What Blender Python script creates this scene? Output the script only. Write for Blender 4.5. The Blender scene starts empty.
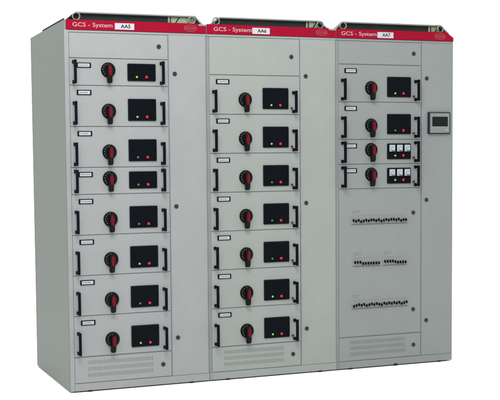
import bpy, bmesh, math, random
from mathutils import Matrix, Vector
random.seed(7)
sc = bpy.context.scene
COL = sc.collection
R = math.radians

# ------------------------------------------------------------------ materials
MATS = {}
def mat(name, col, rough=.5, spec=.5, metal=0., noise=0., nscale=40., bump=0., bscale=900., emit=None, estr=0., coat=0.):
    m = bpy.data.materials.new(name); m.use_nodes = True
    nt = m.node_tree; b = nt.nodes['Principled BSDF']
    b.inputs['Base Color'].default_value = (*col, 1)
    b.inputs['Roughness'].default_value = rough
    b.inputs['Specular IOR Level'].default_value = spec
    b.inputs['Metallic'].default_value = metal
    b.inputs['Coat Weight'].default_value = coat
    if emit:
        b.inputs['Emission Color'].default_value = (*emit, 1)
        b.inputs['Emission Strength'].default_value = estr
    tc = nt.nodes.new('ShaderNodeTexCoord')
    if noise:
        n1 = nt.nodes.new('ShaderNodeTexNoise'); n1.inputs['Scale'].default_value = nscale
        n1.inputs['Detail'].default_value = 6; n1.inputs['Roughness'].default_value = .65
        nt.links.new(tc.outputs['Object'], n1.inputs['Vector'])
        mr = nt.nodes.new('ShaderNodeMapRange')
        mr.inputs['From Min'].default_value = .25; mr.inputs['From Max'].default_value = .75
        mr.inputs['To Min'].default_value = 1 - noise; mr.inputs['To Max'].default_value = 1 + noise
        nt.links.new(n1.outputs['Fac'], mr.inputs['Value'])
        mx = nt.nodes.new('ShaderNodeVectorMath'); mx.operation = 'SCALE'
        mx.inputs[0].default_value = col
        if bump:
            mp = nt.nodes.new('ShaderNodeMapping'); mp.inputs['Scale'].default_value = (1, 1, .35)
            nt.links.new(tc.outputs['Object'], mp.inputs['Vector'])
            sn = nt.nodes.new('ShaderNodeTexNoise'); sn.inputs['Scale'].default_value = 26; sn.inputs['Detail'].default_value = 8; sn.inputs['Roughness'].default_value = .75
            nt.links.new(mp.outputs['Vector'], sn.inputs['Vector'])
            sr = nt.nodes.new('ShaderNodeMapRange'); sr.inputs['From Min'].default_value = .66; sr.inputs['From Max'].default_value = .74
            sr.inputs['To Min'].default_value = 1; sr.inputs['To Max'].default_value = .86
            nt.links.new(sn.outputs['Fac'], sr.inputs['Value'])
            mm = nt.nodes.new('ShaderNodeMath'); mm.operation = 'MULTIPLY'
            nt.links.new(mr.outputs['Result'], mm.inputs[0]); nt.links.new(sr.outputs['Result'], mm.inputs[1])
            nt.links.new(mm.outputs[0], mx.inputs['Scale'])
        else:
            nt.links.new(mr.outputs['Result'], mx.inputs['Scale'])
        nt.links.new(mx.outputs['Vector'], b.inputs['Base Color'])
        mr2 = nt.nodes.new('ShaderNodeMapRange')
        mr2.inputs['To Min'].default_value = rough - .06; mr2.inputs['To Max'].default_value = min(1, rough + .06)
        nt.links.new(n1.outputs['Fac'], mr2.inputs['Value'])
        nt.links.new(mr2.outputs['Result'], b.inputs['Roughness'])
    if bump:
        n2 = nt.nodes.new('ShaderNodeTexNoise'); n2.inputs['Scale'].default_value = bscale
        n2.inputs['Detail'].default_value = 2
        nt.links.new(tc.outputs['Object'], n2.inputs['Vector'])
        # long, very shallow waviness of sheet steel on top of the fine powder-coat grain
        n3 = nt.nodes.new('ShaderNodeTexNoise'); n3.inputs['Scale'].default_value = 3.0
        nt.links.new(tc.outputs['Object'], n3.inputs['Vector'])
        b1 = nt.nodes.new('ShaderNodeBump'); b1.inputs['Strength'].default_value = bump; b1.inputs['Distance'].default_value = .0004
        b2 = nt.nodes.new('ShaderNodeBump'); b2.inputs['Strength'].default_value = .35; b2.inputs['Distance'].default_value = .006
        nt.links.new(n3.outputs['Fac'], b2.inputs['Height'])
        nt.links.new(n2.outputs['Fac'], b1.inputs['Height'])
        nt.links.new(b2.outputs['Normal'], b1.inputs['Normal'])
        nt.links.new(b1.outputs['Normal'], b.inputs['Normal'])
    MATS[name] = m
    return m

PAINT = [mat('grey_powder_coat_lit', (.180, .191, .192), .47, .3, noise=.05, nscale=5, bump=.5),  # one paint, light fall-off and colour cast put into three tones
         mat('grey_powder_coat_half_lit', (.174, .192, .182), .47, .3, noise=.05, nscale=5, bump=.5),
         mat('grey_powder_coat_dim_lit', (.143, .158, .153), .47, .3, noise=.05, nscale=5, bump=.5)]
SIDE = mat('green_grey_side_shaded', (.104, .124, .109), .5, .25, noise=.08, nscale=3.5, bump=.5)  # side wall's shade darkened into its green grey colour
FRAME = mat('grey_frame_paint', (.145, .158, .156), .55, .2, noise=.04, nscale=12, bump=.3)
RED = mat('red_header_enamel', (.180, .0015, .0125), .42, .05, noise=.05, nscale=14)
BLACK = mat('black_moulded_plastic', (.0035, .0042, .0045), .42, .07, noise=.1, nscale=60)
BLACKM = mat('black_handle_plastic', (.002, .002, .006), .5, .05, noise=.1, nscale=60)
GLASS = mat('dark_instrument_face', (.002, .0028, .0045), .28, .03, noise=.1, nscale=30)
GRIPRED = mat('red_switch_insert', (.080, .003, .006), .5, .05, noise=.1, nscale=60)
WHITE = mat('white_label_card', (.30, .305, .335), .6, .2, noise=.03, nscale=80)
WPRINT = mat('white_print', (.27, .20, .21), .6, .1)
EMB = mat('pale_emblem_print', (.20, .075, .085), .6, .1)
INK = mat('black_ink', (.012, .012, .014), .7, .1)
FAINT = mat('grey_ink', (.10, .10, .12), .7, .1)
PALEINK = mat('pale_grey_ink', (.165, .17, .175), .7, .1)
PRINT = mat('faded_grey_print', (.115, .125, .126), .7, .1)
LOCKM = mat('dark_lock_metal', (.010, .010, .011), .4, .15)
CHROME = mat('lock_steel', (.065, .068, .068), .4, .3, metal=.3)
ZINC = mat('zinc_plated_steel', (.13, .14, .125), .4, .4, metal=.4, noise=.2, nscale=90)
BEAM = mat('dark_green_channel', (.008, .015, .013), .5, .12, noise=.3, nscale=8)
LIP = mat('pale_channel_lip', (.17, .185, .17), .45, .3, noise=.08, nscale=12)
PALEG = mat('pale_green_plate', (.17, .21, .14), .45, .3, noise=.3, nscale=35)
SLOT = mat('shadowed_grey_lip', (.06, .066, .065), .8, .05)
VENT = mat('vent_slot_grey', (.126, .138, .133), .8, .05)
RUB = mat('black_rubber_and_gap_shade', (.01, .01, .01), .8, .1)
DISPG = mat('display_grey_plastic', (.125, .142, .138), .45, .3, noise=.05, nscale=60)
BEZ = mat('display_dark_bezel', (.012, .018, .022), .45, .1)
LCD = mat('unlit_dark_green_screen', (.005, .010, .006), .3, .05)
METER = mat('meter_face_white', (.24, .29, .31), .5, .15)
MCBB = mat('breaker_grey_plastic', (.165, .172, .178), .55, .2)
GLAMP = mat('green_lamp_lens', (.05, .20, .02), .3, .2, emit=(.55, 1.0, .12), estr=.42)
GDIM = mat('green_lamp_lens_dim', (.02, .10, .03), .3, .2, emit=(.2, .8, .2), estr=.13)
RLAMP = mat('red_lamp_lens', (.35, .005, .012), .3, .2, emit=(1.0, .015, .04), estr=.38)
DARKRED = mat('dark_red_plastic', (.11, .004, .014), .45, .15)
GBTN = mat('green_key', (.10, .28, .17), .5, .3)
FLOORM = mat('white_floor_sheet', (.90, .90, .90), .9, .05, noise=.01, nscale=2)

# ------------------------------------------------------------------ mesh helpers
class MB:
    def __init__(s): s.bm = bmesh.new(); s.mats = []
    def mi(s, m):
        if m not in s.mats: s.mats.append(m)
        return s.mats.index(m)
    def merge(s, tmp, m, smooth=False):
        i = s.mi(m)
        for f in tmp.faces: f.material_index = i; f.smooth = smooth
        me = bpy.data.meshes.new('tmp'); tmp.to_mesh(me); tmp.free()
        s.bm.from_mesh(me); bpy.data.meshes.remove(me)
    def box(s, x0, x1, y0, y1, z0, z1, m, bev=0., seg=2):
        t = bmesh.new(); bmesh.ops.create_cube(t, size=1)
        for v in t.verts:
            v.co = Vector(((x0+x1)/2 + v.co.x*(x1-x0), (y0+y1)/2 + v.co.y*(y1-y0), (z0+z1)/2 + v.co.z*(z1-z0)))
        if bev: bmesh.ops.bevel(t, geom=t.edges[:], offset=bev, segments=seg, affect='EDGES', profile=.5)
        s.merge(t, m, False)
    def rbox(s, x0, x1, y0, y1, z0, z1, m, r, bev=0.):      # corners rounded seen from the front
        t = bmesh.new(); pts = []
        for cx, cz, a0 in ((x1-r, z1-r, 0), (x0+r, z1-r, 90), (x0+r, z0+r, 180), (x1-r, z0+r, 270)):
            for k in range(5):
                a = R(a0 + k*22.5); pts.append((cx+r*math.cos(a), cz+r*math.sin(a)))
        s._prism(t, pts, y0, y1, bev); s.merge(t, m)
    def _prism(s, t, pts, y0, y1, bev=0.):
        vs = [t.verts.new((x, y0, z)) for x, z in pts]
        f = t.faces.new(vs)
        r = bmesh.ops.extrude_face_region(t, geom=[f])
        for v in [g for g in r['geom'] if isinstance(g, bmesh.types.BMVert)]: v.co.y = y1
        bmesh.ops.recalc_face_normals(t, faces=t.faces[:])
        if bev:
            e = [e for e in t.edges if all(abs(v.co.y-y0) < 1e-6 for v in e.verts)]
            bmesh.ops.bevel(t, geom=e, offset=bev, segments=2, affect='EDGES')
    def prism(s, pts, y0, y1, m, bev=0.):
        t = bmesh.new(); s._prism(t, pts, y0, y1, bev); s.merge(t, m)
    def cyl(s, x, z, y0, y1, r, m, n=32, bev=0., r2=None, rz=1.):   # axis along y, y0 = front
        t = bmesh.new()
        bmesh.ops.create_cone(t, cap_ends=True, segments=n, radius1=r2 or r, radius2=r, depth=abs(y1-y0))
        bmesh.ops.rotate(t, verts=t.verts, matrix=Matrix.Rotation(R(90), 3, 'X'))
        for v in t.verts: v.co = Vector((x+v.co.x, (y0+y1)/2+v.co.y, z+v.co.z*rz))
        if bev:
            e = [e for e in t.edges if all(abs(v.co.y-min(y0, y1)) < 1e-6 for v in e.verts)]
            bmesh.ops.bevel(t, geom=e, offset=bev, segments=2, affect='EDGES')
        s.merge(t, m, False)
    def torus(s, c, R1, r, m, rot=None, sz=1., n=36, k=12, sx=1.):
        t = bmesh.new(); rings = []
        for i in range(n):
            a = 2*math.pi*i/n; ring = []
            for j in range(k):
                b = 2*math.pi*j/k; q = R1 + r*math.cos(b)
                v = Vector((q*math.cos(a)*sx, r*math.sin(b), q*math.sin(a)*sz))
                if rot: v = rot @ v
                ring.append(t.verts.new(Vector(c)+v))
            rings.append(ring)
        for i in range(n):
            for j in range(k):
                t.faces.new((rings[i][j], rings[(i+1) % n][j], rings[(i+1) % n][(j+1) % k], rings[i][(j+1) % k]))
        bmesh.ops.recalc_face_normals(t, faces=t.faces[:])
        s.merge(t, m, True)
    def text(s, body, x, y, z, size, m, width=None, height=None, ext=.0004, bold=0.):   # lower-left at x,z; faces -y
        cu = bpy.data.curves.new('t', 'FONT'); cu.body = body; cu.size = size; cu.extrude = ext; cu.resolution_u = 3; cu.offset = bold
        o = bpy.data.objects.new('t', cu); COL.objects.link(o)
        dg = bpy.context.evaluated_depsgraph_get(); dg.update()
        me = bpy.data.meshes.new_from_object(o.evaluated_get(dg))
        bpy.data.objects.remove(o); bpy.data.curves.remove(cu)
        xs = [v.co.x for v in me.vertices]; ys = [v.co.y for v in me.vertices]
        w = max(xs)-min(xs); h = max(ys)-min(ys)
        kx = width/w if width else 1; ky = height/h if height else kx
        t = bmesh.new(); t.from_mesh(me); bpy.data.meshes.remove(me)
        for v in t.verts: v.co = Vector((x+(v.co.x-min(xs))*kx, y-v.co.z, z+(v.co.y-min(ys))*ky))
        bmesh.ops.recalc_face_normals(t, faces=t.faces[:])
        s.merge(t, m)
    def mesh(s, name):
        me = bpy.data.meshes.new(name); s.bm.to_mesh(me); s.bm.free()
        for m in s.mats: me.materials.append(m)
        return me

def place(name, me, parent=None, loc=(0, 0, 0), label=None):
    o = bpy.data.objects.new(name, me); COL.objects.link(o); o.location = loc
    if parent: o.parent = parent
    if label: o['label'] = label
    return o

CACHE = {}
def cached(key, fn):
    if key not in CACHE: CACHE[key] = fn()
    return CACHE[key]

# ------------------------------------------------------------------ drawer unit (local origin: top left corner of its front, y=0 front face)
DW = .612
GAP = .0021
FR = .0058          # frame sits this far behind the panel faces
def m_front(h, w, paint, key):
    def f():
        b = MB(); b.box(GAP, w-GAP, 0, FR+.004, -h+GAP, -GAP, paint, .0022); return b.mesh('drawer_front')
    return cached(('front', round(h, 4), round(w, 4), key), f)

def m_handle():
    b = MB(); L = .137; w = .015
    b.rbox(-w/2, w/2, -.049, -.036, -L, 0, BLACKM, .004, .002)
    for z in (-.018, -L+.002):
        b.box(-w/2, w/2, -.038, -.002, z, z+.016, BLACKM, .0025)
        b.box(-w/2-.0015, w/2+.0015, -.004, 0, z-.002, z+.018, BLACKM, .001)
    return b.mesh('handle')

def m_dial():
    b = MB()
    b.cyl(0, 0, -.014, 0, .041, BLACK, 48, .003, r2=.0435)
    b.torus((0, -.0135, 0), .031, .0018, BLACKM)
    for a in (100, 125, 150, 175, 200, 225):
        x, z = .0345*math.cos(R(a)), .0345*math.sin(R(a))
        b.box(x-.0016, x+.0016, -.0146, -.0138, z-.0022, z+.0022, PALEINK)
    b.torus((0, 0, 0), .0435, .0015, BLACK)
    return b.mesh('switch_dial')

def m_grip():
    b = MB(); t = bmesh.new()
    # tapered bar: (z, half width, front y)
    prof = [(.031, .010, -.030), (.026, .0128, -.039), (0, .014, -.043), (-.045, .0145, -.042), (-.070, .0145, -.038), (-.078, .0115, -.031)]
    rings = []
    for z, hw, y in prof:
        rings.append([t.verts.new(p) for p in ((-hw, -.013, z), (-hw, y+.006, z), (-hw+.005, y, z), (hw-.005, y, z), (hw, y+.006, z), (hw, -.013, z))])
    for a, c in zip(rings, rings[1:]):
        for i in range(6): t.faces.new((a[i], a[(i+1) % 6], c[(i+1) % 6], c[i]))
    t.faces.new(rings[0]); t.faces.new(rings[-1])
    bmesh.ops.recalc_face_normals(t, faces=t.faces[:])
    bmesh.ops.bevel(t, geom=t.edges[:], offset=.0014, segments=2, affect='EDGES')
    b.merge(t, BLACK)
    return b.mesh('switch_grip')

def m_insert():
    b = MB()
    b.cyl(0, -.007, -.0465, -.037, .0118, GRIPRED, 28, .002, rz=2.75)
    b.box(-.0012, .0012, -.0472, -.0455, -.028, .014, DARKRED)
    return b.mesh('red_insert')

def m_panel(h):
    def f():
        b = MB(); b.rbox(0, .176, -.007, .002, -h, 0, BLACK, .006, .0015)
        b.rbox(.005, .171, -.0078, -.006, -h+.005, -.005, GLASS, .004)
        return b.mesh('instrument_panel')
    return cached(('panel', h), f)

def m_lamp(m, r, key):
    def f():
        b = MB(); b.torus((0, -.0078, 0), r+.0015, .0014, BLACKM, n=24, k=8)
        b.cyl(0, 0, -.0125, -.0075, r, m, 20, .0015)
        return b.mesh('indicator_lamp')
    return cached(('lamp', key), f)

def m_plate(v):
    def f():
        rnd = random.Random(v); b = MB()
        b.rbox(0, .089, -.004, 0, -.030, 0, BLACK, .003, .0008)
        b.box(.010, .079, -.0046, -.0035, -.0245, -.0055, WHITE)
        x = .016
        while x < .068:                                   # tiny illegible print
            w = rnd.uniform(.003, .007)
            b.box(x, x+w, -.0049, -.0045, -.0175-rnd.uniform(0, .0015), -.012+rnd.uniform(-.001, .001), FAINT); x += w+.0022
        return b.mesh('label_plate')
    return cached(('plate', v), f)

def m_meter():
    b = MB()
    b.box(0, .046, -.012, -.0075, -.047, 0, BLACKM, .001)
    b.box(.002, .044, -.0132, -.0115, -.045, -.002, METER, .0006)
    c = (.036, -.040)
    for k in range(9):
        a = R(95 + k*10); r0, r1 = .024, .028
        p = []
        for rr, da in ((r0, -.03), (r1, -.03), (r1, .03), (r0, .03)):
            p.append((c[0]+rr*math.cos(a+da), c[1]+rr*math.sin(a+da)))
        b.prism(p, -.0136, -.013, INK)
    a = R(165); d = Vector((math.cos(a), math.sin(a))); n = Vector((-d.y, d.x))*.0009; c2 = Vector(c)
    b.prism([tuple(c2+n), tuple(c2-n), tuple(c2-n+d*.024), tuple(c2+n+d*.024)], -.0138, -.0132, INK)
    b.box(.018, .044, -.0140, -.0130, -.045, -.036, FAINT)
    return b.mesh('meter')

def m_lock():
    b = MB()
    b.cyl(0, 0, -.0035, .003, .0140, CHROME, 28, .001)
    b.cyl(0, 0, -.0055, -.003, .0112, LOCKM, 28, .001)
    b.cyl(0, 0, -.0062, -.005, .0048, CHROME, 4)
    b.box(-.0012, .0012, -.0068, -.0058, -.0035, .0035, LOCKM)
    return b.mesh('lock')
M_LOCK = m_lock(); M_H = m_handle(); M_D = m_dial(); M_G = m_grip(); M_I = m_insert(); M_M = m_meter()
def m_red_dot():
    b = MB(); b.cyl(0, 0, -.012, 0, .0065, DARKRED, 18, .001); return b.mesh('red_dot')
M_B = m_red_dot()

plate_no = [0]
def drawer(root, L, t, h, ci, meters=False, dim=False):
    short = h < .2
    d = place('drawer', m_front(h, DW, PAINT[ci], ci), root, (L, 0, t), None)
    hz = -.013 if short else -.094
    for x in (.027, .5675): place('handle', M_H, d, (x, 0, hz))
    kz = -.067 if short else -.150
    jitter = random.uniform(-2.6, 2.6)
    place('switch_dial', M_D, d, (.237, 0, kz))
    g = place('switch_grip', M_G, d, (.237, 0, kz)); g.rotation_euler.y = R(jitter)
    g = place('grip_insert', M_I, d, (.237, 0, kz), 'red insert on the black rotary switch grip'); g.rotation_euler.y = R(jitter)
    pt = -.027 if short else -.076
    ph = .103 if short else .131
    place('instrument_panel', m_panel(ph), d, (.355, 0, pt))
    lz = pt-ph+.024
    place('indicator_lamp', m_lamp(GDIM if dim else GLAMP, .0060, dim), d, (.411, 0, lz), 'small green indicator lamp')
    place('indicator_lamp', m_lamp(RLAMP, .0080, 'r'), d, (.472, 0, lz), 'glowing red indicator lamp')
    plate_no[0] += 1
    place('label_plate', m_plate(plate_no[0] % 5), d, (.043, 0, -.0265))
    if meters:
        for k in range(3): place('meter', M_M, d, (.355+.0095+k*.0565, 0, pt-.007))
    if ci > 0: place('red_dot', M_B, d, (.553, 0, hz-.137+.030), 'small red dot beside the right handle')  # red dot by the right handle, on middle and right cabinets
    return d

# ------------------------------------------------------------------ cabinets
D = .9227; H = 2.2
def m_vent(h, paint, key):
    b = MB(); b.box(GAP, DW-GAP, 0, FR+.004, -h+GAP, -GAP, paint, .0022)
    for zc in (-.034, -.072, -.110):
        x = .082
        while x < .486:
            b.box(x, x+.0026, -.0006, .001, zc-.011, zc+.011, VENT)          # pressed slots, three rows
            b.box(x+.0030, x+.0044, -.0016, .001, zc-.011, zc+.011, paint)
            x += .0112
    return b.mesh('vent_panel')

def m_bolt():
    b = MB()
    b.cyl(0, 0, -.012, .012, .001, ZINC)  # tiny core keeps the ring on its stem
    b.torus((0, 0, .036), .0210, .0046, ZINC)
    t = bmesh.new(); bmesh.ops.create_cone(t, cap_ends=True, segments=24, radius1=.022, radius2=.012, depth=.012)
    for v in t.verts: v.co.z += .006
    b.merge(t, ZINC, False)
    return b.mesh('lifting_eyebolt')
M_BOLT = m_bolt()

def cabinet(name, label, ci, x0, w, L, idtxt, idx, idw, tx, tw, rows, topz, cut=False, post=0., chan=None, bolts=None):
    root = bpy.data.objects.new(name, None); COL.objects.link(root); root.location = (x0, 0, 0)
    root['label'] = label; root['category'] = 'electrical cabinet'; root['group'] = 'grey switchgear cabinets standing side by side'
    P = PAINT[ci]; l = L - x0
    # carcass, its front recessed behind the doors and drawers
    b = MB()
    top = [(0, .008), (w, .008), (w, H-.002), (0, H-.002)]
    if cut: top = [(0, .008), (w, .008), (w, 2.163), (w-.050, H-.002), (0, H-.002)]
    b.prism(top, FR, D, FRAME)
    # strip of frame under the header, level with the doors
    b.box(.001, w-.001, 0.001, FR+.002, 2.1275, 2.1405, P, .001)
    place('frame', b.mesh('frame'), root)
    b = MB(); b.box(.03, w-.03, .02, D-.03, 0, .0085, RUB)  # dark box painted in as the shadow gap under the cabinet
    place('base_shadow_strip', b.mesh('base_shadow_strip'), root)
    # levelling feet showing as dark lumps under the plinth
    for fx in ((.12, w-.12) if not cut else (.10, .435, w-.10)):
        b = MB(); b.box(-.014, .014, -.002, .05, 0, .011 if not (cut and abs(fx-.435) < .01) else .016, RUB, .003)
        place('levelling_foot', b.mesh('levelling_foot'), root, (fx, 0, 0))
    # plinth
    b = MB()
    b.box(.001 if not post else .0278, w-.001, 0, FR+.004, .008, .0530, P, .0015)
    if not post: b.box(.0115, .0135, -.0006, .002, .010, .050, SLOT)
    place('plinth', b.mesh('plinth'), root)
    if post:
        b = MB(); b.box(0, .0275, -.001, FR+.003, .008, 2.141, P, .003)
        place('corner_post', b.mesh('corner_post'), root)
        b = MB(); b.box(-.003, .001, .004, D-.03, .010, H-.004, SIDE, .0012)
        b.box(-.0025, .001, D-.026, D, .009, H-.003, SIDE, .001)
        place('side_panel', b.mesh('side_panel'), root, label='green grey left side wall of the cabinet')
    if cut:
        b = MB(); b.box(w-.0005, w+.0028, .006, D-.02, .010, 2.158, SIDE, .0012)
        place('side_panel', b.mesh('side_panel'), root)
    # header with lettering, number card and oval emblem
    b = MB(); hx0 = .013 if post else .004
    if cut: hp = [(hx0, 2.1415), (w, 2.1415), (w, 2.165), (w-.052, 2.2), (hx0, 2.2)]
    else: hp = [(hx0, 2.1415), (w-.002, 2.1415), (w-.002, 2.187), (w-.052, 2.187), (w-.052, 2.2), (hx0, 2.2)]
    b.prism(hp, -.004, FR+.001, RED, .0012)
    hd = place('header', b.mesh('header'), root)
    b = MB(); b.text('GCS - System', tx-x0, -.0042, 2.152, .03, WPRINT, tw, .032, bold=.00025)
    place('lettering', b.mesh('lettering'), hd, label='white lettering reading GCS - System')
    b = MB(); b.box(idx-x0, idx-x0+idw, -.0062, -.0035, 2.149, 2.1865, WHITE, .0006)
    b.text(idtxt, idx-x0+idw*.30, -.0064, 2.1575, .03, INK, idw*.50, .0225, bold=.0006)
    place('number_card', b.mesh('number_card'), hd, label='white card reading ' + idtxt)
    b = MB(); ex = w-.105; ez = 2.171
    b.torus((ex, -.0042, ez), .0185, .0012, EMB, sx=2.05, sz=1., n=48, k=6)
    b.torus((ex, -.0042, ez), .0085, .0010, EMB, sx=2.9, sz=1., n=40, k=6)
    b.box(ex-.015, ex+.015, -.0048, -.0038, ez-.0012, ez+.0012, EMB)
    place('emblem', b.mesh('emblem'), hd, label='thin pale oval emblem printed on the red strip')
    if not cut:
        b = MB(); b.box(w-.051, w-.002, -.003, .03, 2.1875, 2.1955, LIP, .001)
        place('corner_bracket', b.mesh('corner_bracket'), root)
    # lifting channel on the roof
    bl, br, tl, tr = chan; y = .06; sl = BEAM if post else LIP
    b = MB()
    b.prism([(bl, 2.1975), (br, 2.1975), (tr, 2.2435), (tl, 2.2435)], y, y+.004, BEAM)
    b.box(tl-.002, tr+.002, y-.022, y+.006, 2.2440, 2.2530, LIP, .002)
    for xa, xb, mm in ((bl, tl-.001, sl), (br, tr+.001, LIP)):
        sg = 1 if xb > xa else -1
        b.prism([(xa, 2.1985), (xb, 2.2525), (xb+sg*.002, 2.2435), (xa+sg*.014, 2.1985)], y-.020, y+.0055, mm)
    place('lifting_channel', b.mesh('lifting_channel'), root)
    if post:
        b = MB(); b.box(-.002, .006, .006, .56, H-.003, H+.006, RUB, .001)
        place('roof_gasket', b.mesh('roof_gasket'), root)
    b = MB(); bx = (.66, .70, .715)[ci]  # pale plate with dark marks, added for the channel's pale right end
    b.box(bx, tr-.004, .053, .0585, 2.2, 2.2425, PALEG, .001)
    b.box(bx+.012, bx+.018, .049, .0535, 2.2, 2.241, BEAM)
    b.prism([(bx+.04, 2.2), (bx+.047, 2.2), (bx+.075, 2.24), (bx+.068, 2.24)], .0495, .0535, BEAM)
    place('channel_pale_plate', b.mesh('channel_pale_plate'), root)
    for ex_ in bolts:
        e = place('lifting_eyebolt', M_BOLT, root, (ex_, .028, 2.187)); e.rotation_euler.z = R(random.uniform(-8, 8))
    # upper blank panel
    ut = 2.1265; uh = ut-topz
    bp = place('blank_panel', m_front(uh, DW, P, ci), root, (l, 0, ut))
    place('lock', M_LOCK, bp, (.554, 0, topz+.077-ut if ci != 1 else 2.014-ut))
    # drawers
    z = topz
    for k, hh in enumerate(rows):
        mt = ci == 2 and hh < .2
        drawer(root, l, z, hh, ci, mt, dim=random.random() < .4 and not mt)
        z -= hh
    # door over the cable compartment
    dx0 = l+DW+.0045; dx1 = w-(.007 if not cut else .006)
    b = MB(); b.box(0, dx1-dx0, 0, FR+.004, .0545, 2.1265, P, .0025)
    b.box(-.0010, .0006, .001, .004, 2.04, 2.115, FRAME)
    dr = place('cable_door', b.mesh('cable_door'), root, (dx0, 0, 0))
    for q, zz in enumerate((1.895, 1.095, .290)): place('lock', M_LOCK, dr, (.037, 0, zz))
    # vent panel
    vb = .0545
    vz = .2105
    b = m_vent(vz-vb, P, ci)
    vp = place('vent_panel', b, root, (l, 0, vz))
    place('lock', M_LOCK, vp, (.556, 0, .132-vz))
    return root, z, l, dr

T, S = .2405, .1590
c1, *_ = cabinet('switchgear_cabinet', 'left grey switchgear cabinet with eight drawers, number card AA5 and its bare side wall showing', 0, 0, .8875, .0265, 'AA5', .307, .120, .050, .243,
        [S, T, T, S, T, T, T, .2445], 1.978, post=1, chan=(.016, .886, .083, .831), bolts=(.082, .804))
c2, *_ = cabinet('switchgear_cabinet', 'middle grey switchgear cabinet with seven equal drawers and number card AA6', 1, .889, .885, .904, 'AA6', 1.191, .118, .934, .252,
        [.2403]*7, 1.8945, chan=(.028, .862, .107, .782), bolts=(.075, .786))
c3, z3, l3, door3 = cabinet('switchgear_cabinet', 'right grey switchgear cabinet with four drawers, small screen and number card AA7', 2, 1.7755, .8715, 1.790, 'AA7', 2.071, .118, 1.809, .255,
        [T, T, S, S], 1.977, cut=True, chan=(.003, .868, .067, .800), bolts=(.064, .788))

# tall breaker door of the right cabinet
X3 = 1.7755
b = MB(); hh = z3-.2125
b.box(GAP, DW-GAP, 0, FR+.004, -hh+GAP, -GAP, PAINT[2], .0022)
bd = place('breaker_door', b.mesh('breaker_door'), c3, (l3, 0, z3))
for zz in (1.013, .370): place('lock', M_LOCK, bd, (.553, 0, zz-z3))
def toggle_mesh():
    b = MB(); b.box(-.0042, .0042, -.011, -.001, -.0090, .0085, BLACKM, .0012); b.box(-.0032, .0032, -.015, -.0105, -.006, .002, BLACK, .001)
    return b.mesh('breaker_toggle')
TG = toggle_mesh()
def breakers(xa, xb, za, zb, pattern):
    xa -= 1.790; xb -= 1.790; zc = (za+zb)/2-z3
    b = MB(); w = xb-xa; n = len(pattern); p = w/n
    b.box(xa-.004, xb+.004, -.0016, .001, zc-.0215, zc+.0205, MCBB, .0005)
    b.box(xa-.002, xb+.002, -.0022, -.001, zc-.0235, zc-.0205, SLOT)         # lower lip of the cut-out
    for k in range(n):
        x = xa+p*(k+.5)
        b.box(x-p*.43, x+p*.43, -.005, -.001, zc-.017, zc+.016, MCBB, .0006)
    x = xa
    while x < xb:                                                          # dotted rule above the row
        b.box(x, x+.007, -.0006, .001, zc+.032, zc+.0345, PRINT); x += .0125
    rnd = random.Random(int(zc*1000)); x = xa+.004
    for zz, wd in ((.052, .045), (.064, .060)):                             # two lines of tiny faded print
        x = xa+.004
        while x < xa+wd:
            ww = rnd.uniform(.004, .009); b.box(x, x+ww, -.0005, .001, zc+zz-.0025, zc+zz+.0025, PRINT); x += ww+.004
    o = place('breaker_row', b.mesh('breaker_row'), bd)
    for k, c in enumerate(pattern):
        if c == '.': continue
        place('breaker_toggle', TG, bd, (xa+p*(k+.5), -.0045, zc + (.005 if c == 'u' else -.004 if c == 'd' else 0)))
breakers(1.883, 2.292, .948, .990, 'umudmumuumudmumuumudmm')
breakers(1.893, 2.089, .680, .712, 'uuuddddddd')
breakers(2.115, 2.289, .678, .710, 'uuuumdddd')
breakers(1.885, 2.297, .402, .436, 'dmumudmumumdumumumudmu')

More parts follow.
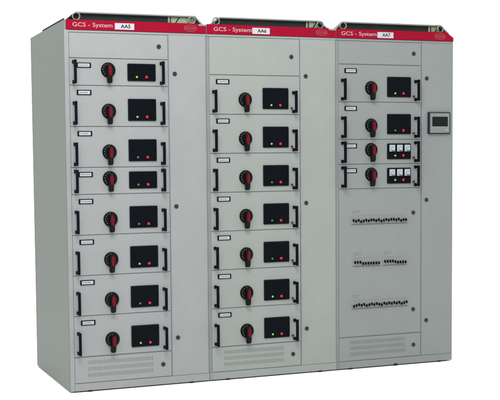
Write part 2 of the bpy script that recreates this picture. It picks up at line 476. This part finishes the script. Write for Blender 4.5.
# small screen on the cable door of the right cabinet
b = MB(); ox = 2.451-X3; z0, z1 = 1.530, 1.674
b.rbox(ox, ox+.166, -.016, 0, z0, z1, BEZ, .004, .0015)
b.rbox(ox+.009, ox+.157, -.020, -.014, z0+.007, z1-.007, DISPG, .004, .002)
so = place('display', b.mesh('display'), door3, (0, 0, 0)); so.location.x = -door3.location.x
b = MB(); b.rbox(ox+.024, ox+.142, -.0214, -.019, 1.580, 1.643, BLACK, .003)
b.box(ox+.030, ox+.136, -.0219, -.0205, 1.585, 1.638, LCD)
s1 = place('screen', b.mesh('screen'), door3); s1.location.x = -door3.location.x
b = MB()
for k in range(4):
    b.rbox(ox+.040+k*.020, ox+.053+k*.020, -.0222, -.019, 1.552, 1.561, FRAME, .002)
b.rbox(ox+.126, ox+.142, -.0225, -.019, 1.550, 1.564, GBTN, .003)
s2 = place('display_keys', b.mesh('display_keys'), door3); s2.location.x = -door3.location.x

# ------------------------------------------------------------------ floor
b = MB(); b.box(-60, 60, -40, 90, -.05, 0, FLOORM)
fl = place('floor', b.mesh('floor')); fl['kind'] = 'structure'

# ------------------------------------------------------------------ light: bright white studio surround plus one soft overhead lamp
w = bpy.data.worlds.new('World'); sc.world = w; w.use_nodes = True
bg = w.node_tree.nodes['Background']; bg.inputs[0].default_value = (1, 1, 1, 1); bg.inputs[1].default_value = 1.45
ld = bpy.data.lights.new('studio_lamp', 'AREA'); ld.shape = 'RECTANGLE'; ld.size = 2.6; ld.size_y = 1.6; ld.energy = 300
ld.color = (1, .99, .97)
lo = bpy.data.objects.new('studio_lamp', ld); COL.objects.link(lo); lo.location = (-.5, -3.1, 4.9)
lo.rotation_euler = (Vector((.5, 0, 1.1))-Vector(lo.location)).to_track_quat('-Z', 'Y').to_euler()

# ------------------------------------------------------------------ camera
cd = bpy.data.cameras.new('camera'); co = bpy.data.objects.new('camera', cd); COL.objects.link(co)
cd.sensor_width = 36; cd.lens = 1060.8417/500*36; cd.shift_x = 75.0746/500; cd.shift_y = 33.2749/500
cd.clip_end = 500
co.location = (-1.4863, -6.0811, 1.3459)
co.rotation_euler = (R(86.32182), R(.71620), R(-19.56078))
sc.camera = co
sc.view_settings.view_transform = 'Standard'; sc.view_settings.look = 'None'
sc.view_settings.exposure = 0; sc.view_settings.gamma = 1
